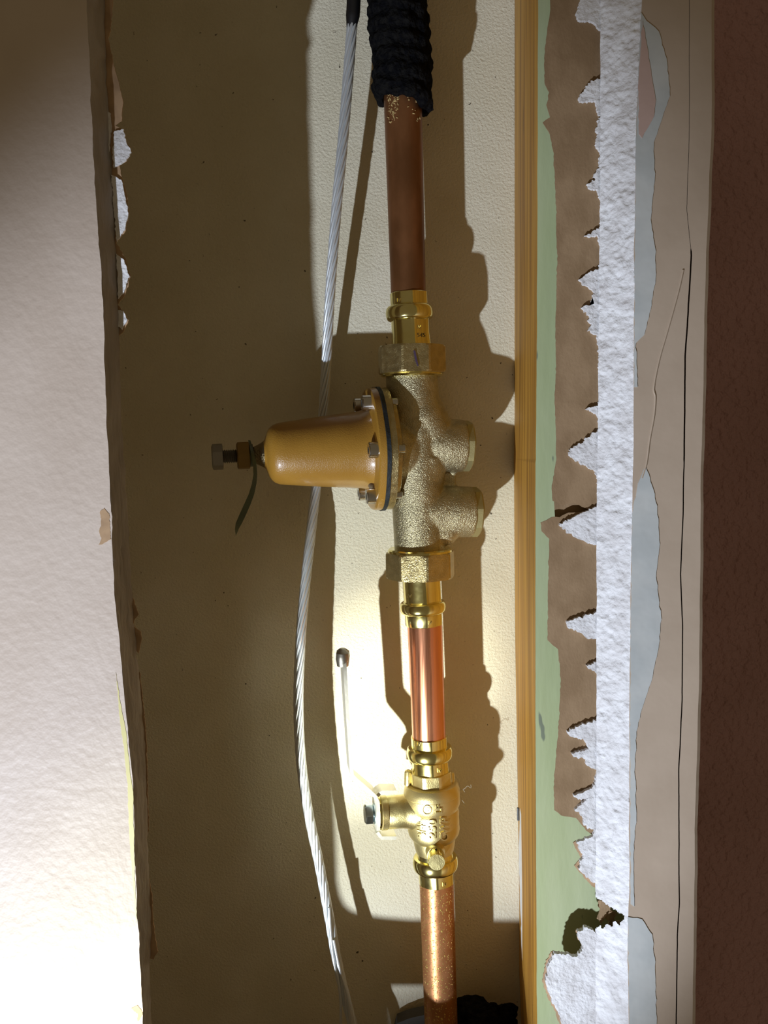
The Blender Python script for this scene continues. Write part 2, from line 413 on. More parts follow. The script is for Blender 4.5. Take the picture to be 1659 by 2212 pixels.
for i in range(len(gr)-1):
    yy = gr[i]+1.5
    for k in range(NC):
        t = (k+0.5)/NC; xx = Gi(yy)+(Ge(yy)-Gi(yy))*t
        if rim_up(xx) < yy < rim_lo(xx) and xx < 1349: continue   # the piece knocked out near the bottom
        a = i*(NC+1)+k; fs.append((a, a+1, a+NC+2, a+NC+1))
mesh_obj('broken_gypsum_face', vs, fs, M['gypsum'], wr, smooth=60, label='white rough gypsum of the broken wallboard edge')
for i, q in enumerate(([(1292, 1946), (1310, 1940), (1322, 1950), (1318, 1966), (1332, 1972), (1326, 1990), (1306, 1984), (1300, 1996), (1290, 1985), (1296, 1966)],
                       [(1318, 1985), (1340, 1990), (1352, 2002), (1340, 2010), (1322, 2012), (1312, 2004)])):
    mesh_obj('paper_scrap', *plate(rough(q, 3, 2.2, i+60), SB+0.002+0.001*i, 0.0006, lambda x, y: 0.002*noise.noise(Vector((x*0.1, y*0.1, 0)))), M['kraft'], wr, smooth=0)
mesh_obj('brown_paper', *plate([(1196, 1060), (1345, 1060), (1345, 1135), (1200, 1135)], SB+0.0045, 0.0005), M['kraft'], wr, smooth=0)  # backing sheet added behind the tear so the band there falls dark
# brown paper
kl = z6([(240, -90), (240, 60), (228, 130), (215, 230), (212, 320), (215, 400), (235, 440), (222, 500), (240, 560), (205, 585), (240, 640), (255, 720), (265, 900),
         (270, 1000), (270, 1100), (275, 1250), (270, 1400), (265, 1600), (270, 1750), (262, 1900), (268, 2050), (270, 2200)])
k1 = kl+z7([(205, 90), (208, 150), (250, 168), (290, 158), (345, 182), (420, 190)])+[(1345, 1000), (1345, -41)]
k2 = z7([(420, 196), (345, 190), (270, 196), (235, 214), (215, 212), (160, 235), (165, 270), (195, 300), (190, 500), (188, 700), (230, 735), (240, 850), (235, 1000), (220, 1180), (212, 1280),
         (215, 1370), (240, 1390), (300, 1400), (340, 1450), (375, 1475), (420, 1480)])
kz = None
mesh_obj('brown_paper', *plate(rough(k1, 6, 1.2, 1), SB+0.0008, 0.0006, kz), M['kraft'], wr, smooth=0, label='brown board paper left of the gypsum, upper length')
mesh_obj('brown_paper', *plate(rough(k2, 6, 1.2, 2), SB+0.0012, 0.0006, kz), M['kraft'], wr, smooth=0, label='brown board paper left of the gypsum, lower length')
# gypsum fringe on the paper
g1 = z6([(470, -90), (385, -60), (385, 0), (365, 70), (375, 95), (440, 100), (490, 145), (491, 375), (435, 385), (375, 465), (380, 488), (455, 480), (470, 540), (485, 550), (460, 610), (470, 640),
         (455, 690), (480, 730), (475, 800), (450, 830), (455, 860), (415, 880), (425, 900), (460, 905), (485, 960), (480, 1080), (460, 1100), (400, 1130), (470, 1125), (485, 1200),
         (480, 1280), (430, 1300), (378, 1335), (395, 1360), (420, 1370), (450, 1400), (435, 1440), (450, 1450), (390, 1470), (430, 1510), (420, 1530), (440, 1550), (420, 1580),
         (465, 1600), (475, 1700), (480, 1900), (470, 1940), (410, 1955), (465, 1980), (480, 2050), (440, 2075), (400, 2110), (330, 2150), (330, 2180), (380, 2212)])
g2 = z7([(380, 35), (390, 90), (390, 170), (340, 190), (300, 210), (235, 245), (280, 280), (310, 300), (390, 330), (390, 590), (330, 605), (265, 625), (270, 650), (320, 670),
         (340, 690), (395, 700), (390, 780), (340, 800), (380, 830), (395, 850), (390, 1010), (330, 1030), (265, 1060), (280, 1080), (330, 1090), (350, 1130), (280, 1145), (290, 1160),
         (340, 1170), (345, 1195), (385, 1210), (375, 1270), (330, 1300), (290, 1310), (310, 1330), (350, 1320), (295, 1370), (330, 1400), (330, 1430), (375, 1450),
         (365, 1475), (303, 1500), (330, 1560), (308, 1600), (350, 1640), (392, 1672), (415, 1685)])
gz = None
fr = rough(g1+g2+[(1301, 1925), (1300, 1500), (1300, 600), (1304, -41)], 2.6, 3.0, 6)
mesh_obj('gypsum_fringe', *plate(fr, SB-0.0012, 0.0024, gz), M['gypsum'], wr, smooth=0, label='jagged white gypsum teeth on the brown paper')
rim = z7([(372, 1475), (300, 1490), (288, 1498), (320, 1560), (292, 1588), (345, 1650), (395, 1690), (425, 1712), (440, 1700), (400, 1650), (370, 1560), (400, 1480)])
mesh_obj('paper_rim', *plate(rough(rim, 4, 1.4, 8), SB+0.001, 0.0006), M['kraft_light'], wr, smooth=0)
lo_ = z7([(394, 1878), (375, 1850), (345, 1832), (305, 1850), (310, 1880), (330, 1915), (300, 1950), (270, 1940), (215, 1935), (190, 1985), (180, 2055), (205, 2125), (225, 2160), (255, 2240), (260, 2330), (390, 2330), (389, 1895)])
mesh_obj('torn_piece', *plate(rough(lo_, 3, 2.6, 12), SB-0.0016, 0.0026, gz), M['gypsum'], wr, smooth=0, label='ragged white gypsum piece at the bottom')
lr = [(x-3-(4 if x < 1240 else 0), y-4) for x, y in lo_]
mesh_obj('paper_rim', *plate(rough(lr, 4, 2.6, 17), SB+0.0012, 0.0006), M['kraft_light'], wr, smooth=0)
for i, (q, mm) in enumerate((
        (z6([(676, 60), (700, 100), (760, 150), (800, 300), (812, 460), (770, 580), (735, 680), (740, 850), (720, 1050), (745, 1200), (745, 1330), (720, 1480), (690, 1600), (650, 1640),
             (658, 1850), (642, 1850), (645, 1200), (652, 600)]), 'spackle'),
        (z6([(682, 100), (700, 200), (745, 480), (735, 560), (700, 620), (680, 660), (664, 640), (662, 400)]), 'pink'),
        (z7([(575, 10), (600, 90), (620, 170), (630, 320), (615, 450), (635, 600), (630, 700), (600, 850), (560, 970), (538, 1060), (532, 1200), (538, 1380), (526, 1560), (530, 1750), (516, 1740),
             (514, 1000), (518, 500), (522, 200), (545, 80)]), 'spackle'),
        (z7([(506, 1790), (560, 1800), (600, 1860), (610, 1950), (615, 2100), (620, 2260), (512, 2260), (506, 1900)]), 'spackle'))):
    mesh_obj('filler_patch', *plate(rough(q, 9, 1.5, i+30), SF-0.0004-(0.0003 if mm == 'pink' else 0), 0.0006), M[mm], wr, smooth=0,
             label='pinkish filler patch' if mm == 'pink' else 'grey white filler patch')
rd = [P(x, y, SF-0.0001) for x, y in z6([(875, 1290), (850, 1400), (800, 1580), (760, 1720), (735, 1850), (742, 1900), (735, 1990), (715, 2100), (700, 2212)])+z7([(560, 60)])]
mesh_obj('paint_ridge', *tube(catmull(rd, 6), 0.0005, 6), M['beige_flat'], wr)
mesh_obj('filler_blob', *rings([P(1341, 433, SB-0.008+0.0006*k) for k in range(5)], [0.0003, 0.001, 0.0014, 0.001, 0.0003], axis=Vector((0, 1, 0)), seg=12), M['spackle'], wr)

# stud and pale green board
sl = interp(z6([(70, -260), (70, 900), (70, 2000)])+z7([(55, 0), (60, 700), (70, 1300), (76, 1700), (76, 2000), (84, 2212)]))
sr = interp(z6([(183, -260), (182, 0), (178, 1300), (172, 2212)])+z7([(140, 0), (140, 1000), (146, 2212)]))
stud = mesh_obj('wall_stud', *strip(lambda y: [P(sl(y), y, D-0.0003), P(sr(y), y, 0.326), P(sr(y)+120, y, 0.326), P(sl(y)+60, y, D-0.0003)]), M['wood'], smooth=0,
                label='brown wooden stud standing between back wall and pale green board', cat='stud')
mesh_obj('nail', *tube([P(1119, 1745, 0.452), P(1119.5, 1772, 0.452)], 0.0008, 8), M['blackplastic'], stud, label='small black nail')
sp = [(1123, 1745), (1126, 1760), (1128, 1850), (1130, 1960), (1135, 2060), (1140, 2230), (1133, 2230), (1128, 2080), (1124, 1960), (1121, 1850)]
mesh_obj('paper_sliver', *plate(rough(sp, 9, 0.8, 44), 0.436, 0.0005), M['spackle'], stud, smooth=0, label='pale loose sliver of paper')
gb = mesh_obj('green_board', *strip(lambda y: [P(sr(y)+wv(y, 7, 0.8), y, 0.322), P(1400, y, 0.322), P(1400, y, 0.3258), P(sr(y)+wv(y, 7, 0.8), y, 0.3258)]), M['green'], smooth=0,
              label='pale green board strip on the front of the stud', cat='board')

# ---------------------------------------------------------------- pipes
xa = xline(250, 871, 633, 882)
top_pipe = mesh_obj('copper_pipe', *vlathe([(-160, 42), (230, 41), (400, 39.5), (640, 37.6)], xa), M['oldcopper'], label='dark tarnished copper pipe between black foam and upper brass fitting', cat='pipe')
xm = xline(1354, 918, 1600, 927)
mesh_obj('copper_pipe', *vlathe([(1345, 37.8), (1604, 36)], xm), M['copper'], label='bright new copper pipe between regulator and ball valve', cat='pipe')
xb = xline(1905, 943, 2190, 952)
mesh_obj('copper_pipe', *vlathe([(1898, 37), (2000, 36.5), (2300, 35), (2600, 34)], xb), M['spotcopper'], label='stained copper pipe with flux spots below the ball valve', cat='pipe')

# black foam sleeve on the upper pipe
def fd(i, ph, c):
    return (noise.noise(Vector((math.cos(ph)*2.2, math.sin(ph)*2.2, c.z*60)))*0.0018 + noise.noise(Vector((math.cos(ph)*9, math.sin(ph)*9, c.z*400)))*0.0009
            + 0.0006*math.sin(c.z*700+ph*1.0))
prof = []
for i in range(325):
    y = -677+i*2.75; t = max(0.0, (i-195)/129)
    prof.append((y, 63+1.5*t))
cs = []; vs, fs = vlathe(prof+[(219, 60), (222, 52), (221, 46), (200, 43)], lambda y: 858+13*max(y, -80)/215, seg=96, disp=lambda i, ph, c: fd(i, ph, c) if i < 327 else 0, caps=(False, False))
zb = P(0, 150, DP).z; ztip = P(0, 219, DP).z
for q in vs:      # ragged slanting lower end
    if q.z < zb:
        t = min(1.0, (zb-q.z)/(zb-ztip))
        a = (q.x-P(868, 0, DP).x)/0.018
        q.z -= t*(0.0045*a+0.0028*noise.noise(Vector((q.x*160, q.y*160, 3)))+0.0015)
sleeve = mesh_obj('pipe_insulation', vs, fs, M['blackfoam'], smooth=80, label='black ragged foam sleeve round the top of the pipe', cat='insulation')
cm = MB()
random.seed(4)
for k in range(75):
    ang = random.uniform(-0.95, -0.25) if random.random() < 0.8 else random.uniform(0.2, 1.0)
    y = 212+abs(random.gauss(0, 28)) if ang < 0 else 215+abs(random.gauss(0, 25)); c = P(xa(y), y, DP); r = 40.8*mpp(y)
    p = c+Vector((math.sin(ang)*r, -math.cos(ang)*r, 0)); s = random.uniform(0.0003, 0.0009); e = p+Vector((random.uniform(-1, 1)*s*2, -s*0.6, random.uniform(-3, 1)*s))
    cm.add(tube([p, p.lerp(e, 0.5)+Vector((0, -s*0.3, 0)), e], [s*0.6, s*0.5, s*0.2], 6))
cm.build('foam_crumbs', M['cream_foam'], sleeve, kind='stuff', label='cream crumbs of old foam stuck on the pipe')
# black foam at the bottom right
vs = []; fs = []; nu, nv = 60, 40
ctr = P(1048, 2216, 0.437)
for i in range(nv+1):
    th = math.pi*i/nv
    for k in range(nu):
        ph = 2*math.pi*k/nu
        d = Vector((math.sin(th)*math.cos(ph), math.sin(th)*math.sin(ph), math.cos(th)))
        r = 1+0.42*noise.noise(d*1.9+Vector((3, 0, 1)))+0.10*noise.noise(d*9)+0.05*noise.noise(d*26)
        vs.append(ctr+Vector((d.x*0.0225*r, d.y*0.019*r, d.z*0.0145*r-0.001)))
for i in range(nv):
    for k in range(nu):
        a = i*nu+k; b = i*nu+(k+1) % nu; fs.append((a, b, b+nu, a+nu))
mesh_obj('foam_lump', vs, fs, M['blackfoam'], smooth=80, label='black crumbly foam lump on the floor of the gap beside the stud', cat='insulation')
wd = [(868, 2232), (862, 2206), (880, 2201), (915, 2194), (917, 2232)]
mesh_obj('foam_offcut', *plate(rough([(850, 2240), (858, 2210), (880, 2201), (905, 2195), (930, 2190), (935, 2240)], 6, 0.8, 3), 0.452, 0.010), M['offcut'], smooth=0,
         label='flat dark grey offcut behind the foot of the lower pipe', cat='offcut')

# ---------------------------------------------------------------- aluminium cable
cp = [(766, -600, .427), (766, -120, .427), (763, 0, .427), (757, 100, .428), (741, 300, .430), (727, 450, .433), (714, 620, .440), (705, 780, .448), (698, 900, .4535), (689, 1000, .4545), (679, 1085, .452), (666, 1200, .440),
      (653, 1330, .434), (646, 1450, .432), (645, 1540, .432), (650, 1640, .432), (665, 1750, .434), (688, 1860, .437), (709, 1970, .436), (725, 2060, .434), (745, 2150, .432), (772, 2250, .430), (790, 2320, .428), (812, 2500, .428)]
path = catmull([P(*q) for q in cp], 14)
cable = thing('aluminium_cable', P(688, 1860, .437), 'bare stranded aluminium cable hanging behind the regulator bell', 'cable')
NS = 8; R0, r0 = 0.00235, 0.00098
lens = [0.0]
for a, b in zip(path, path[1:]): lens.append(lens[-1]+(b-a).length)
frs = []; u = None
for i, p in enumerate(path):
    t = (path[min(i+1, len(path)-1)]-path[max(i-1, 0)]).normalized()
    if u is None: u, v = frame(t)
    u = (u-t*u.dot(t)).normalized(); v = t.cross(u); frs.append((u.copy(), v.copy()))
mesh_obj('core_strand', *tube(path, 0.0015, 10), M['alu'], cable)
zfray = P(0, 2085, .434).z
for s in range(NS):
    pts = []
    for i, p in enumerate(path):
        a = 2*math.pi*s/NS+lens[i]*2*math.pi/0.085
        R = R0*(1.0 if p.z > zfray else 1.0)
        pts.append(p+frs[i][0]*math.cos(a)*R+frs[i][1]*math.sin(a)*R)
    mesh_obj('strand', *tube(pts, r0, 8), M['alu'], cable)
for q in ([(711, 1960, .432), (716, 2030, .431), (722, 2080, .430), (731, 2120, .429), (736, 2170, .428), (736, 2250, .427)],
          [(721, 2030, .431), (733, 2090, .429), (748, 2140, .427), (757, 2185, .426), (766, 2250, .425)]):
    mesh_obj('loose_strand', *tube(catmull([P(*a) for a in q], 8), 0.0009, 8), M['alu'], cable, label='thin strand coming loose at the bottom')
jp = catmull([P(x, y, Z) for x, y, Z in [(767, -600, .427), (767, -120, .427), (764, 0, .427), (762, 35, .427), (758, 66, .428)]], 8)
mesh_obj('jacket', *tube(jp, [0.0042]*(len(jp)-9)+[0.0042-0.00022*k for k in range(9)], 20), M['blackplastic'], cable, label='black plastic jacket left at the top')

# ---------------------------------------------------------------- pressure regulator
reg = thing('pressure_regulator', P(900, 1190, DP), 'bronze water pressure regulator with ochre bell sticking out to the left', 'valve')
O = P(815, 970, DP)
def tx(px, org=None, ax=None):
    org = O if org is None else org; ax = AX if ax is None else ax
    k = (px-CX)/F; wd = ax.y*CT-ax.z*ST
    return (k*dep(org)-org.x)/(ax.x-k*wd)
zz = -0.05
for _ in range(20):      # slight droop so that the screw head lands on its row
    AX = Vector((-0.982, -0.180, zz)).normalized(); q = O+AX*tx(470)
    zz -= (q.z-zrow(987, q.y))/(q-O).length
def hl(prof, org=None, ax=None, seg=64, shape=None, caps=(True, True), disp=None):
    org = O if org is None else org; ax = AX if ax is None else ax
    cs = [org+ax*tx(x, org, ax) for x, r in prof]
    return rings(cs, [r*dep(c)/F for (x, r), c in zip(prof, cs)], axis=ax, seg=seg, shape=shape, caps=caps, disp=disp)
bell_prof = [(796, 90), (788, 86), (775, 83), (750, 80.5), (700, 76.5), (650, 71.5), (612, 67.5), (600, 65.5), (591, 62), (584, 56), (579, 48), (576, 40), (573, 32), (570, 29)]
mesh_obj('bell_housing', *hl(bell_prof, caps=(False, True)), M['orange'], reg, label='ochre epoxy coated bell')
mesh_obj('bell_neck', *hl([(573, 31), (566, 26), (558, 22), (550, 18.5), (546, 17.5), (545.5, 12)]), M['neckshade'], reg, label='neck of the bell round the screw, coloured dark as shade')  # shadow on the neck is put into this darker colour
def lobes(ph): return 1+0.02*math.cos(6*(ph))
mesh_obj('bell_flange', *hl([(795, 84), (796, 126), (797, 130.5), (799, 133), (809, 134), (811.5, 134)], shape=lobes, seg=96), M['orange'], reg)
mesh_obj('gasket', *hl([(811.5, 134), (812, 135.5), (820, 135.5), (820.5, 134)], shape=lobes, seg=96,
                       disp=lambda i, ph, c: noise.noise(Vector((math.cos(ph)*5, math.sin(ph)*5, i)))*0.0007), M['rubber'], reg, label='black rubber diaphragm edge')
bf = MB()
bf.add(hl([(820.5, 133), (834, 133.5), (836, 131), (836.5, 100)], shape=lobes, seg=96))
bf.add(hl([(836, 112), (847, 110), (849, 107), (849.5, 80)], shape=lobes, seg=96))
bf.build('body_flange', M['castnut'], reg, label='dull cast flange behind the gasket')
u_, v_ = frame(AX)
for k in range(6):
    a = math.pi/3*k
    off = u_*math.cos(a)*112*K+v_*math.sin(a)*112*K
    b = O+off
    t0 = 17*K   # flange face
    sd = MB()
    c = lambda t: b+AX*t
    bolt = mesh_obj('flange_bolt', *rings([c(t0), c(t0+19*K), c(t0+21*K), c(t0+21*K), c(t0+14*K)], [16.5*K, 16.5*K, 15*K, 8.6*K, 8.6*K], axis=AX, seg=32,
                    shape=[None, None, None, poly(6), poly(6)]), M['steel'], reg, label='stainless socket head bolt')
    mesh_obj('bolt_end', *rings([c(-20*K), c(-37*K), c(-39*K)], [9*K, 9*K, 7*K], axis=AX, seg=20), M['steel'], bolt)
    mesh_obj('bolt_boss', *rings([c(t0-3*K), c(t0+1.2*K)], [22*K, 20.5*K], axis=AX, seg=32), M['orange'], reg)
# adjusting screw
th = MB()
cs = []; rs = []
x = 548.0; i = 0
while x > 478:
    cs.append(O+AX*tx(x)); rs.append((15.5 if i % 2 else 12.0)*dep(cs[-1])/F); x -= 2.3; i += 1
th.add(rings(cs, rs, axis=AX, seg=32))
th.build('adjusting_screw', M['darksteel'], reg, label='threaded steel adjusting screw', smooth=20)
scr = mesh_obj('screw_head', *hl([(482, 25), (481, 29), (460, 29), (457.5, 25.5)], shape=[poly(6, 20, .93), poly(6, 20), poly(6, 20), poly(6, 20, .9)], seg=48), M['darksteel'], reg, smooth=25)
mesh_obj('lock_nut', *hl([(540, 28), (538, 32.5), (514, 32.5), (511.5, 29)], shape=[poly(6, 5, .9), poly(6, 5), poly(6, 5), poly(6, 5, .9)], seg=48), M['brownnut'], reg, smooth=25, label='brownish lock nut')
# cast body fused from its tubes
xr = xline(820, 890, 1180, 906)
cb = MB()
cb.add(vlathe([(806, 56), (830, 56.5), (870, 57), (1000, 57), (1110, 55), (1195, 54)], xr, seg=48))
cb.add(hl([(846, 74), (862, 73), (880, 66), (905, 52), (925, 40)], org=P(890, 972, DP), seg=48))
BX = Vector((0.982, 0.165, -0.02)).normalized()
p1 = P(890, 961, DP); p2 = P(905, 1105, DP)
cb.add(hl([(850, 30), (900, 48), (935, 56), (960, 57.5), (985, 57), (1001, 56)], org=p1, ax=BX, seg=48))
cb.add(hl([(870, 40), (920, 54), (960, 54), (980, 55.5), (1000, 55), (1019, 54.5)], org=p2, ax=BX, seg=48))
# shoulder from the upper neck to the first port, and the web between ports
cb.add(rings([P(893, 850, DP), P(905, 900, DP), P(935, 950, DP+0.003)], [50*K, 58*K, 54*K], seg=40))
cb.add(rings([P(915, 985, DP), P(908, 1040, DP), P(903, 1100, DP)], [52*K, 50*K, 52*K], seg=40))
cb.add(box(tuple(P(900, 1060, DP+0.004)), tuple(P(985, 1015, DP+0.0075))))
cb.add(rings([P(925, 1150, DP), P(962, 1145, DP), P(985, 1120, DP)], [40*K, 34*K, 30*K], seg=32))
body = cb.build('cast_body', M['cast'], reg, smooth=0, label='rough sand cast bronze body')
for pl in body.data.polygons: pl.use_smooth = True
rm = body.modifiers.new('fuse', 'REMESH'); rm.mode = 'VOXEL'; rm.voxel_size = 0.0007; rm.use_smooth_shade = True
smo = body.modifiers.new('fillet', 'SMOOTH'); smo.factor = 0.5; smo.iterations = 14
mesh_obj('port_plug', *hl([(1000, 56.5), (1012, 56.5), (1015, 54), (1015, 34)], org=p1, ax=BX, shape=[poly(8, 12, .985)]*2+[poly(8, 12, .95)]*2), M['plugface'], reg, smooth=20, label='greenish octagonal plug of the upper port')
mesh_obj('port_plug', *hl([(1018, 55), (1030, 55), (1033, 53), (1033, 34)], org=p2, ax=BX, shape=[poly(8, 12, .985)]*2+[poly(8, 12, .95)]*2), M['plugface'], reg, smooth=20, label='greenish octagonal plug of the lower port')
def on_cyl(px, py, xc, rpx, lift=0):
    """point on a vertical cylinder of the pipe run seen at pixel px, py"""
    k = mpp(py); R = rpx*k+lift; xo = (px-xc)*k
    xo = max(-0.98*R, min(0.98*R, xo)); y = DP+OFF-math.sqrt(R*R-xo*xo)
    return Vector((P(xc, py, DP).x+xo, y, zrow(py, y)))
ar = [(914, 1127), (928, 1147), (922, 1146), (922, 1169), (908, 1169), (908, 1147), (901, 1148), (914, 1127)]
pts = []
for (a, b), (c, d) in zip(ar, ar[1:]):
    for k in range(4): pts.append(on_cyl(a+(c-a)*k/4, b+(d-b)*k/4, 906, 53.4))
pts.append(pts[0].copy())
mesh_obj('raised_arrow', *tube(pts, 0.00042, 8), M['cast'], reg, label='raised arrow outline pointing up')
def nut(y0, y1, xc, r, rot, name, lab, flip):
    pr = [(y0, r*0.86), (y0+1.5, r), (y0+5, r), (y1-5, r), (y1-1.5, r), (y1, r*0.86)]
    po = poly(8, rot); sh = [poly(8, rot, .93), poly(8, rot, .955), po, po, poly(8, rot, .955), poly(8, rot, .93)]
    return mesh_obj(name, *vlathe(pr, xc, seg=96, shape=sh), M['castnut'], reg, smooth=14, label=lab)
n1 = nut(747, 808, xline(747, 889, 808, 890), 76, -17, 'union_nut', 'dull octagonal union nut on top', 0)
n2 = nut(1190, 1248, xline(1190, 907, 1250, 908), 76, 10, 'union_nut', 'dull octagonal union nut at the bottom', 0)
mesh_obj('nut_collar', *vlathe([(803, 66), (811, 68), (814, 64), (814, 56)], xline(747, 889, 808, 890)), M['brass'], n1)
mesh_obj('nut_collar', *vlathe([(1184, 56), (1184, 66), (1187, 69), (1194, 70)], xline(1190, 907, 1250, 908)), M['brass'], n2)
mk = [(893, 757), (897, 757), (900, 772), (904, 790), (902, 791), (897, 778)]
vs = [P(x, y, DP-0.0212) for x, y in mk]
vs += [v+Vector((0, 0.002, 0)) for v in vs]
mesh_obj('marker_stroke', vs, [(0, 1, 2, 3, 4, 5), (11, 10, 9, 8, 7, 6)]+[(i, (i+1) % 6, (i+1) % 6+6, i+6) for i in range(6)], M['ink'], n1, smooth=0, label='purple pen stroke')

def fit(parent, segs, xc, rot=8, name='press_end', lab=None):
    """segs: profile; collars are squeezed slightly hexagonal"""
    prof = []; sh = []
    for kind, pr in segs:
        for q in pr:
            prof.append(q); sh.append(softhex(6, rot, 0.045) if kind == 'c' else None)
    return mesh_obj(name, *vlathe(prof, xc, seg=96, shape=sh), M['brass'], parent, smooth=30, label=lab)
xu = xline(640, 882.5, 745, 888)
e1 = fit(reg, [('c', [(633, 37), (633, 40.8), (634, 41.8), (659, 42)]), ('r', ring_profile(661, 692, 43, 51.5)), ('c', [(694, 42.5), (722, 42.5), (735, 43.5), (748, 44.5)])], xu, lab='polished press collar on top')
xl = xline(1250, 910, 1354, 916)
e2 = fit(reg, [('c', [(1246, 43), (1254, 42.5), (1296, 42)]), ('r', ring_profile(1299, 1323, 43, 49.8)), ('c', [(1325, 41.6), (1348, 41.4), (1349, 40.8), (1349, 37)])], xl, lab='polished press collar below')

# ---------------------------------------------------------------- lettering helper
def letters(txt, size, name, parent, m, cx_, cy_, xc, rpx, rot=90, th=0.0004, font_w=1.0, bold=0.0):
    cu = bpy.data.curves.new('t', 'FONT'); cu.body = txt; cu.size = size; cu.align_x = 'CENTER'; cu.align_y = 'CENTER'
    cu.extrude = 0.2*size*0.1; cu.offset = bold
    to = bpy.data.objects.new('t', cu); C.objects.link(to)
    bpy.context.view_layer.update()
    dg = bpy.context.evaluated_depsgraph_get(); me = to.evaluated_get(dg).to_mesh()
    co = [v.co.copy() for v in me.vertices]; fs = [tuple(p.vertices) for p in me.polygons]
    to.to_mesh_clear() if False else None
    zs = [c.z for c in co]; zm = max(zs)
    a = math.radians(rot); out = []
    for c in co:
        x = c.x*font_w; y = c.y
        X = x*math.cos(a)-y*math.sin(a); Y = x*math.sin(a)+y*math.cos(a)
        out.append(on_cyl(cx_+X, cy_-Y, xc, rpx, th if c.z > 0 else -0.0006))
    bpy.data.objects.remove(to, do_unlink=True)
    return mesh_obj(name, out, fs, m, parent, smooth=0)
letters('IV', 11, 'stamp', e1, M['satin'], 860, 648, xu(648), 41.6, 0, 0.00015)
letters('IV', 11, 'stamp', e1, M['satin'], 905, 706, xu(706), 42.0, 0, 0.00015)
letters('545', 13, 'printed_number', e1, M['darksteel'], 909, 724, xu(724), 42.0, 0, 0.00012)
letters('IV', 11, 'stamp', e2, M['satin'], 883, 1288, xl(1288), 41.6, 0, 0.00015)
letters('IV', 11, 'stamp', e2, M['satin'], 927, 1346, xl(1346), 41.2, 0, 0.00015)

# tag strip looped round the screw
tg = [(538.5, 951, 2.5, .4165), (542.5, 966, 3, .4005), (547, 985, 3.4, .397), (550.5, 1005, 3.8, .397), (551.5, 1025, 4.2, .398), (549, 1045, 5, .400), (543, 1068, 6, .402), (534, 1090, 7, .403), (525, 1110, 7.2, .404),
      (516, 1130, 6.8, .405), (511.5, 1143, 4, .405), (509.5, 1157, 0.5, .405)]
vs = []; fs = []
for i, (x, y, hw, Z) in enumerate(tg):
    for s, dz in ((-1, 0), (1, 0.0015), (1, 0.0022), (-1, 0.0007)): vs.append(P(x+s*hw, y, Z+dz))
for i in range(len(tg)-1):
    for k in range(4):
        a = i*4+k; b = i*4+(k+1) % 4; fs.append((a, b, b+4, a+4))
fs += [(0, 1, 2, 3), tuple(len(vs)-1-k for k in range(4))]
tagm = MB().add((vs, fs))
lp = O+AX*tx(543.5)
tagm.add(rings([lp+AX*0.0009, lp-AX*0.0009, lp-AX*0.0009, lp+AX*0.0009, lp+AX*0.0009], [22*K*0.97, 22*K*0.97, 24.5*K*0.97, 24.5*K*0.97, 22*K*.97], axis=AX, seg=40, caps=(False, False)))
tagm.build('tag_strip', M['tag'], smooth=40, label='dark olive plastic strip looped round the adjusting screw', cat='tag')

# ---------------------------------------------------------------- ball valve
bv = thing('ball_valve', P(941, 1907, DP), 'yellow brass ball valve with lever handle below the regulator', 'valve')
xv = xline(1590, 926.5, 1910, 943)
et = fit(bv, [('c', [(1590, 37), (1590, 39.5), (1591, 40.5), (1611, 40.5)]), ('r', ring_profile(1612, 1638, 43, 49.8)), ('c', [(1640, 41), (1662, 41.5), (1680, 42)])], xv, rot=3, lab='upper polished press collar')
mesh_obj('octagon_step', *vlathe([(1664, 36), (1664, 45), (1665, 46.5), (1694, 47)], xv, shape=[None]+[poly(8, -22, .97)]*3, seg=96), M['satin'], bv, smooth=14)
for sx, sy0, sy1 in ((881.5, 1663, 1695), (974, 1667, 1702)):
    cxm = sx
    mesh_obj('body_lug', *vlathe([(sy0, 3), (sy0+1.5, 6.5), (sy0+5, 8), (sy1, 8.5)], lambda y: cxm, Z=DP-0.001 if sx < 900 else DP, seg=24), M['satin'], bv)
bp = [(1690, 40), (1690, 48), (1692, 54), (1698, 58.2), (1706, 60.5), (1712, 61.2), (1713, 60.6), (1715, 61), (1728, 60.8), (1736, 59.4), (1742, 56.8), (1745, 55.4), (1748, 56.5), (1775, 56.5), (1790, 56.2), (1799, 54), (1806, 49.5), (1810, 45.5), (1822, 44), (1832, 42), (1838, 40)]
vb = MB().add(vlathe(bp, xv, seg=96))
mesh_obj('valve_body', vb.v, vb.f, M['sandbrass'], bv, smooth=30, label='sand blasted brass body with raised letters')
SXA = Vector((-0.985, -0.17, 0)).normalized()
so = P(931, 1748, DP)
# axis for the stem, aimed like the handle
def sl_(prof, **k): return hl(prof, org=so, ax=SXA, **k)
mesh_obj('stem_boss', *sl_([(900, 44), (886, 40), (878, 36.5), (868, 35), (838, 34.5), (835, 33), (834.5, 36), (823, 36), (821, 34)], caps=(False, True)), M['satin'], bv, label='brass stem boss')
mesh_obj('stem_washer', *sl_([(821, 30), (820.5, 34.5), (816, 34.5), (815.5, 30)]), M['brass'], bv)
hh = P(843, 1766, DP-0.0112)
mesh_obj('boss_slot', *rings([hh+Vector((0, -0.0002, 0)), hh+Vector((0, 0.0015, 0))], [8.5*KB]*2, axis=Vector((0, 1, 0)), seg=32, shape=lambda ph: 1+0.25*abs(math.cos(ph))), M['brownnut'], bv, label='oblong slot in the boss')
mesh_obj('slot_pin', *rings([hh+Vector((-0.0008, -0.0016, -0.0004)), hh+Vector((-0.0008, 0.001, -0.0004))], [5.2*KB]*2, axis=Vector((0, 1, 0)), seg=20), M['brass'], bv)
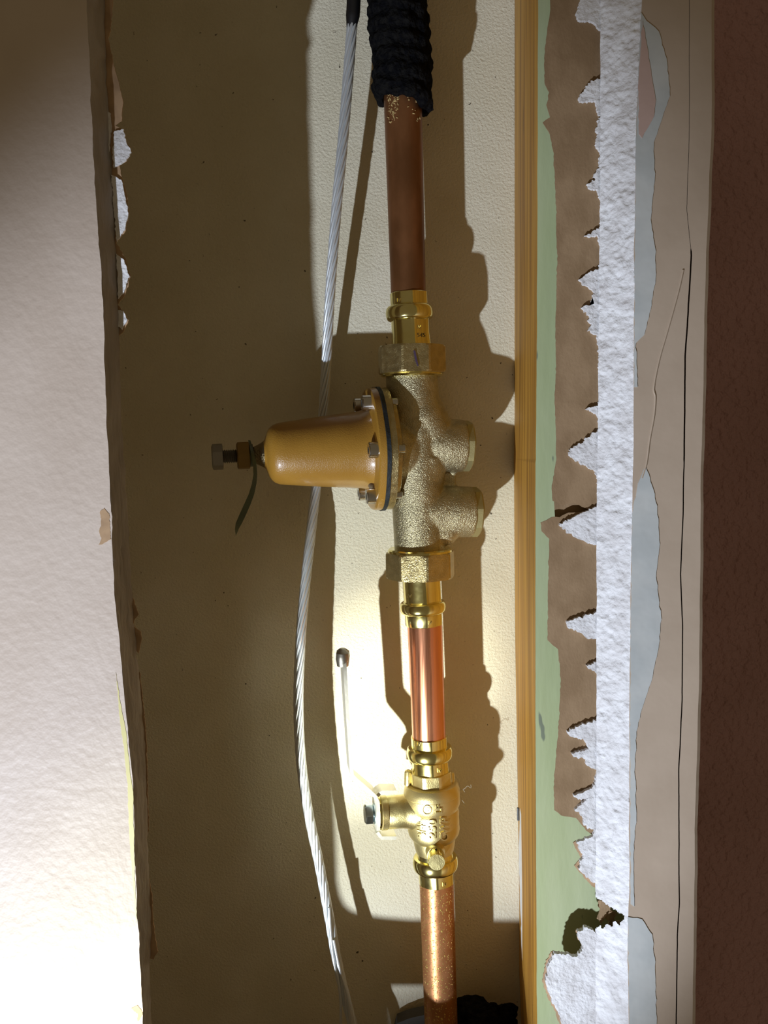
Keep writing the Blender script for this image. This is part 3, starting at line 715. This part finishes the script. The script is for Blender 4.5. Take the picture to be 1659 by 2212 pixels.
# handle: one bent strip in the plane of the stem
hn = Vector((-SXA.y, SXA.x, 0)).normalized()     # strip width direction
if hn.y > 0: hn = -hn
def hp(px, py):
    t = tx(px, so, SXA); q = so+SXA*t; return Vector((q.x, q.y, zrow(py, q.y)))
hpts = [(812.5, 1782), (812.5, 1772), (812.5, 1750), (812.5, 1735), (812, 1722), (806, 1710), (797, 1702), (780, 1687), (766, 1675), (759, 1667), (756.5, 1655), (755.5, 1640), (753, 1600), (749, 1540), (745.5, 1480), (743.5, 1445), (742.8, 1425), (742, 1412)]
wid = [.0085, .0085, .0085, .0085, .0082, .0075, .007, .0068, .0068, .0068, .0068, .0068, .0068, .007, .0074, .0078, .0065, .003]
cc = [hp(*q) for q in hpts]; hm = MB(); vs = []; fs = []
n = len(cc); tk = 0.0011
for i in range(n):
    t = (cc[min(i+1, n-1)]-cc[max(i-1, 0)]).normalized(); nn = t.cross(hn).normalized()
    for a, b in ((-1, -1), (1, -1), (1, 1), (-1, 1)): vs.append(cc[i]+hn*wid[i]*a+nn*tk*b)
for i in range(n-1):
    for k in range(4):
        a = i*4+k; b = i*4+(k+1) % 4; fs.append((a, b, b+4, a+4))
fs += [(3, 2, 1, 0), tuple(4*(n-1)+k for k in range(4))]
hm.add((vs, fs))
# folded lugs at the foot of the handle
for y0, y1 in ((1712, 1704), (1790, 1802)):
    q0 = hp(812, y0); pts_ = [hp(812, y0), hp(816, (y0+y1)/2), hp(822, y1), hp(853, y1)]
    v2 = []; f2 = []
    for i in range(4):
        t = (pts_[min(i+1, 3)]-pts_[max(i-1, 0)]).normalized(); nn = t.cross(hn).normalized()
        for a, b in ((-1, -1), (1, -1), (1, 1), (-1, 1)): v2.append(pts_[i]+hn*0.0055*a+nn*tk*b)
    for i in range(3):
        for k in range(4):
            a = i*4+k; b = i*4+(k+1) % 4; f2.append((a, b, b+4, a+4))
    f2 += [(3, 2, 1, 0), (12, 13, 14, 15)]
    hm.add((v2, f2))
hm.add(box((0, 0, 0), (0, 0, 0)) if False else ([], []))
# plate joining the two lugs
hdl = hm.build('lever_handle', M['chrome'], bv, smooth=30, label='bright plated steel lever handle')
tipc = [hp(742.2, 1436), hp(742, 1420), hp(741.6, 1408), hp(741.5, 1401)]
mesh_obj('handle_tip', *rings(tipc, [0.0020, 0.0024, 0.0022, 0.0009], axis=Vector((0, 0, 1)), seg=24, shape=lambda ph: 1+2.1*abs(math.cos(ph))), M['darksteel'], hdl, label='dark rounded handle tip')
mesh_obj('handle_nut', *sl_([(809, 20), (808.5, 22.5), (806, 22.5), (805.5, 19), (804, 19), (803.5, 23), (790, 23), (787.5, 20.5)], shape=[None]*4+[poly(6, 12, .93), poly(6, 12), poly(6, 12), poly(6, 12, .9)], seg=48), M['zinc'], bv, smooth=20, label='bluish zinc plated hex nut')
# lower end
eb = fit(bv, [('c', [(1834, 40), (1848, 41)]), ('r', ring_profile(1849, 1876, 43, 49)), ('c', [(1878, 40), (1903, 39.5), (1904, 38.5), (1904, 37)])], xv, rot=0, lab='lower polished press collar')
# drain: boss pointing to the viewer, knurled cap
def fwd(px, py, Z): return P(px, py, Z)
db = P(938, 1819, DP)
dz = db.z; dx = db.x
def cy(y): return Vector((dx, y+OFF, dz))
mesh_obj('drain_boss', *rings([cy(DP-0.008), cy(DP-0.0165), cy(DP-0.0185), cy(DP-0.0188)], [0.0066, 0.0058, 0.0054, 0.004], axis=Vector((0, -1, 0)), seg=48), M['satin'], bv, label='brass drain boss')
kn = lambda ph: 1+0.035*(1 if int(ph/(2*math.pi)*72) % 2 else -1)
cap = mesh_obj('drain_cap', *rings([cy(DP-0.0186), cy(DP-0.0190), cy(DP-0.0265), cy(DP-0.0269)], [0.0044, 0.0050, 0.0050, 0.0048], axis=Vector((0, -1, 0)), seg=144, shape=[None, kn, kn, None]), M['brass'], bv, smooth=20, label='knurled round drain cap')
mesh_obj('cap_face', *rings([cy(DP-0.0268), cy(DP-0.0273), cy(DP-0.0273)], [0.0050, 0.0050, 0.0047], axis=Vector((0, -1, 0)), seg=64), M['satin'], cap)
mesh_obj('cap_hole_shade', *rings([cy(DP-0.0208)+Vector((-0.0001, 0, 0.0040)), cy(DP-0.0208)+Vector((-0.0001, 0, 0.0053))], [0.0007]*2, axis=Vector((0, 0, 1)), seg=16), M['hole'], cap)  # solid black peg whose colour stands for the shade in a hole
# raised letters
body_x = xv(1780)
for t, cxp, wf in (('3/4"', 908, .9), ('250', 931, 1.15), ('CWP', 957, .95)):
    letters(t, 24, 'raised_letters', bv, M['satin'], cxp, 1792, xv(1775), 55.9, 90, 0.0010, wf, 0.45)
letters('LF', 19, 'raised_letters', bv, M['satin'], 945, 1749, xv(1720), 60.6, 90, 0.0009, 1, 0.4)
cpn = []
for k in range(33):
    a = 2*math.pi*k/32; cpn.append(on_cyl(920+8.5*math.cos(a), 1749+9.5*math.sin(a), xv(1730), 60.9))
mesh_obj('raised_emblem', *tube(cpn, 0.00035, 6), M['sandbrass'], bv, label='raised round certification mark')
letters('cg', 9, 'raised_letters', bv, M['satin'], 921, 1749, xv(1730), 60.8, 90, 0.0005, 1, 0.1)
letters('IV', 12, 'stamp', et, M['satin'], 903, 1608, xv(1600), 40.2, 0, 0.00015)
letters('IV', 12, 'stamp', et, M['satin'], 948, 1666, xv(1660), 41.6, 0, 0.00015)
letters('IV', 11, 'stamp', eb, M['satin'], 958, 1912, xv(1895), 39.4, 0, 0.00015)
# dusty fibres caught on the body
fb = MB(); random.seed(11)
for q in ([(984, 1678), (992, 1690), (994, 1710), (993, 1740), (985, 1752)], [(993, 1706), (1003, 1704), (1010, 1698), (1017, 1702), (1017, 1695)],
          [(993, 1715), (998, 1728), (1003, 1735)], [(990, 1752), (993, 1775), (990, 1800), (984, 1812)], [(985, 1720), (988, 1735), (981, 1745), (990, 1760)], [(994, 1708), (1000, 1706), (1004, 1711)]):
    fb.add(tube(catmull([P(x, y, DP-0.003) for x, y in q], 5), 0.00012, 5))
fb.build('dust_fibres', M['fibre'], label='thin pale dust fibres clinging to the right of the ball valve', cat='dust', kind='stuff')
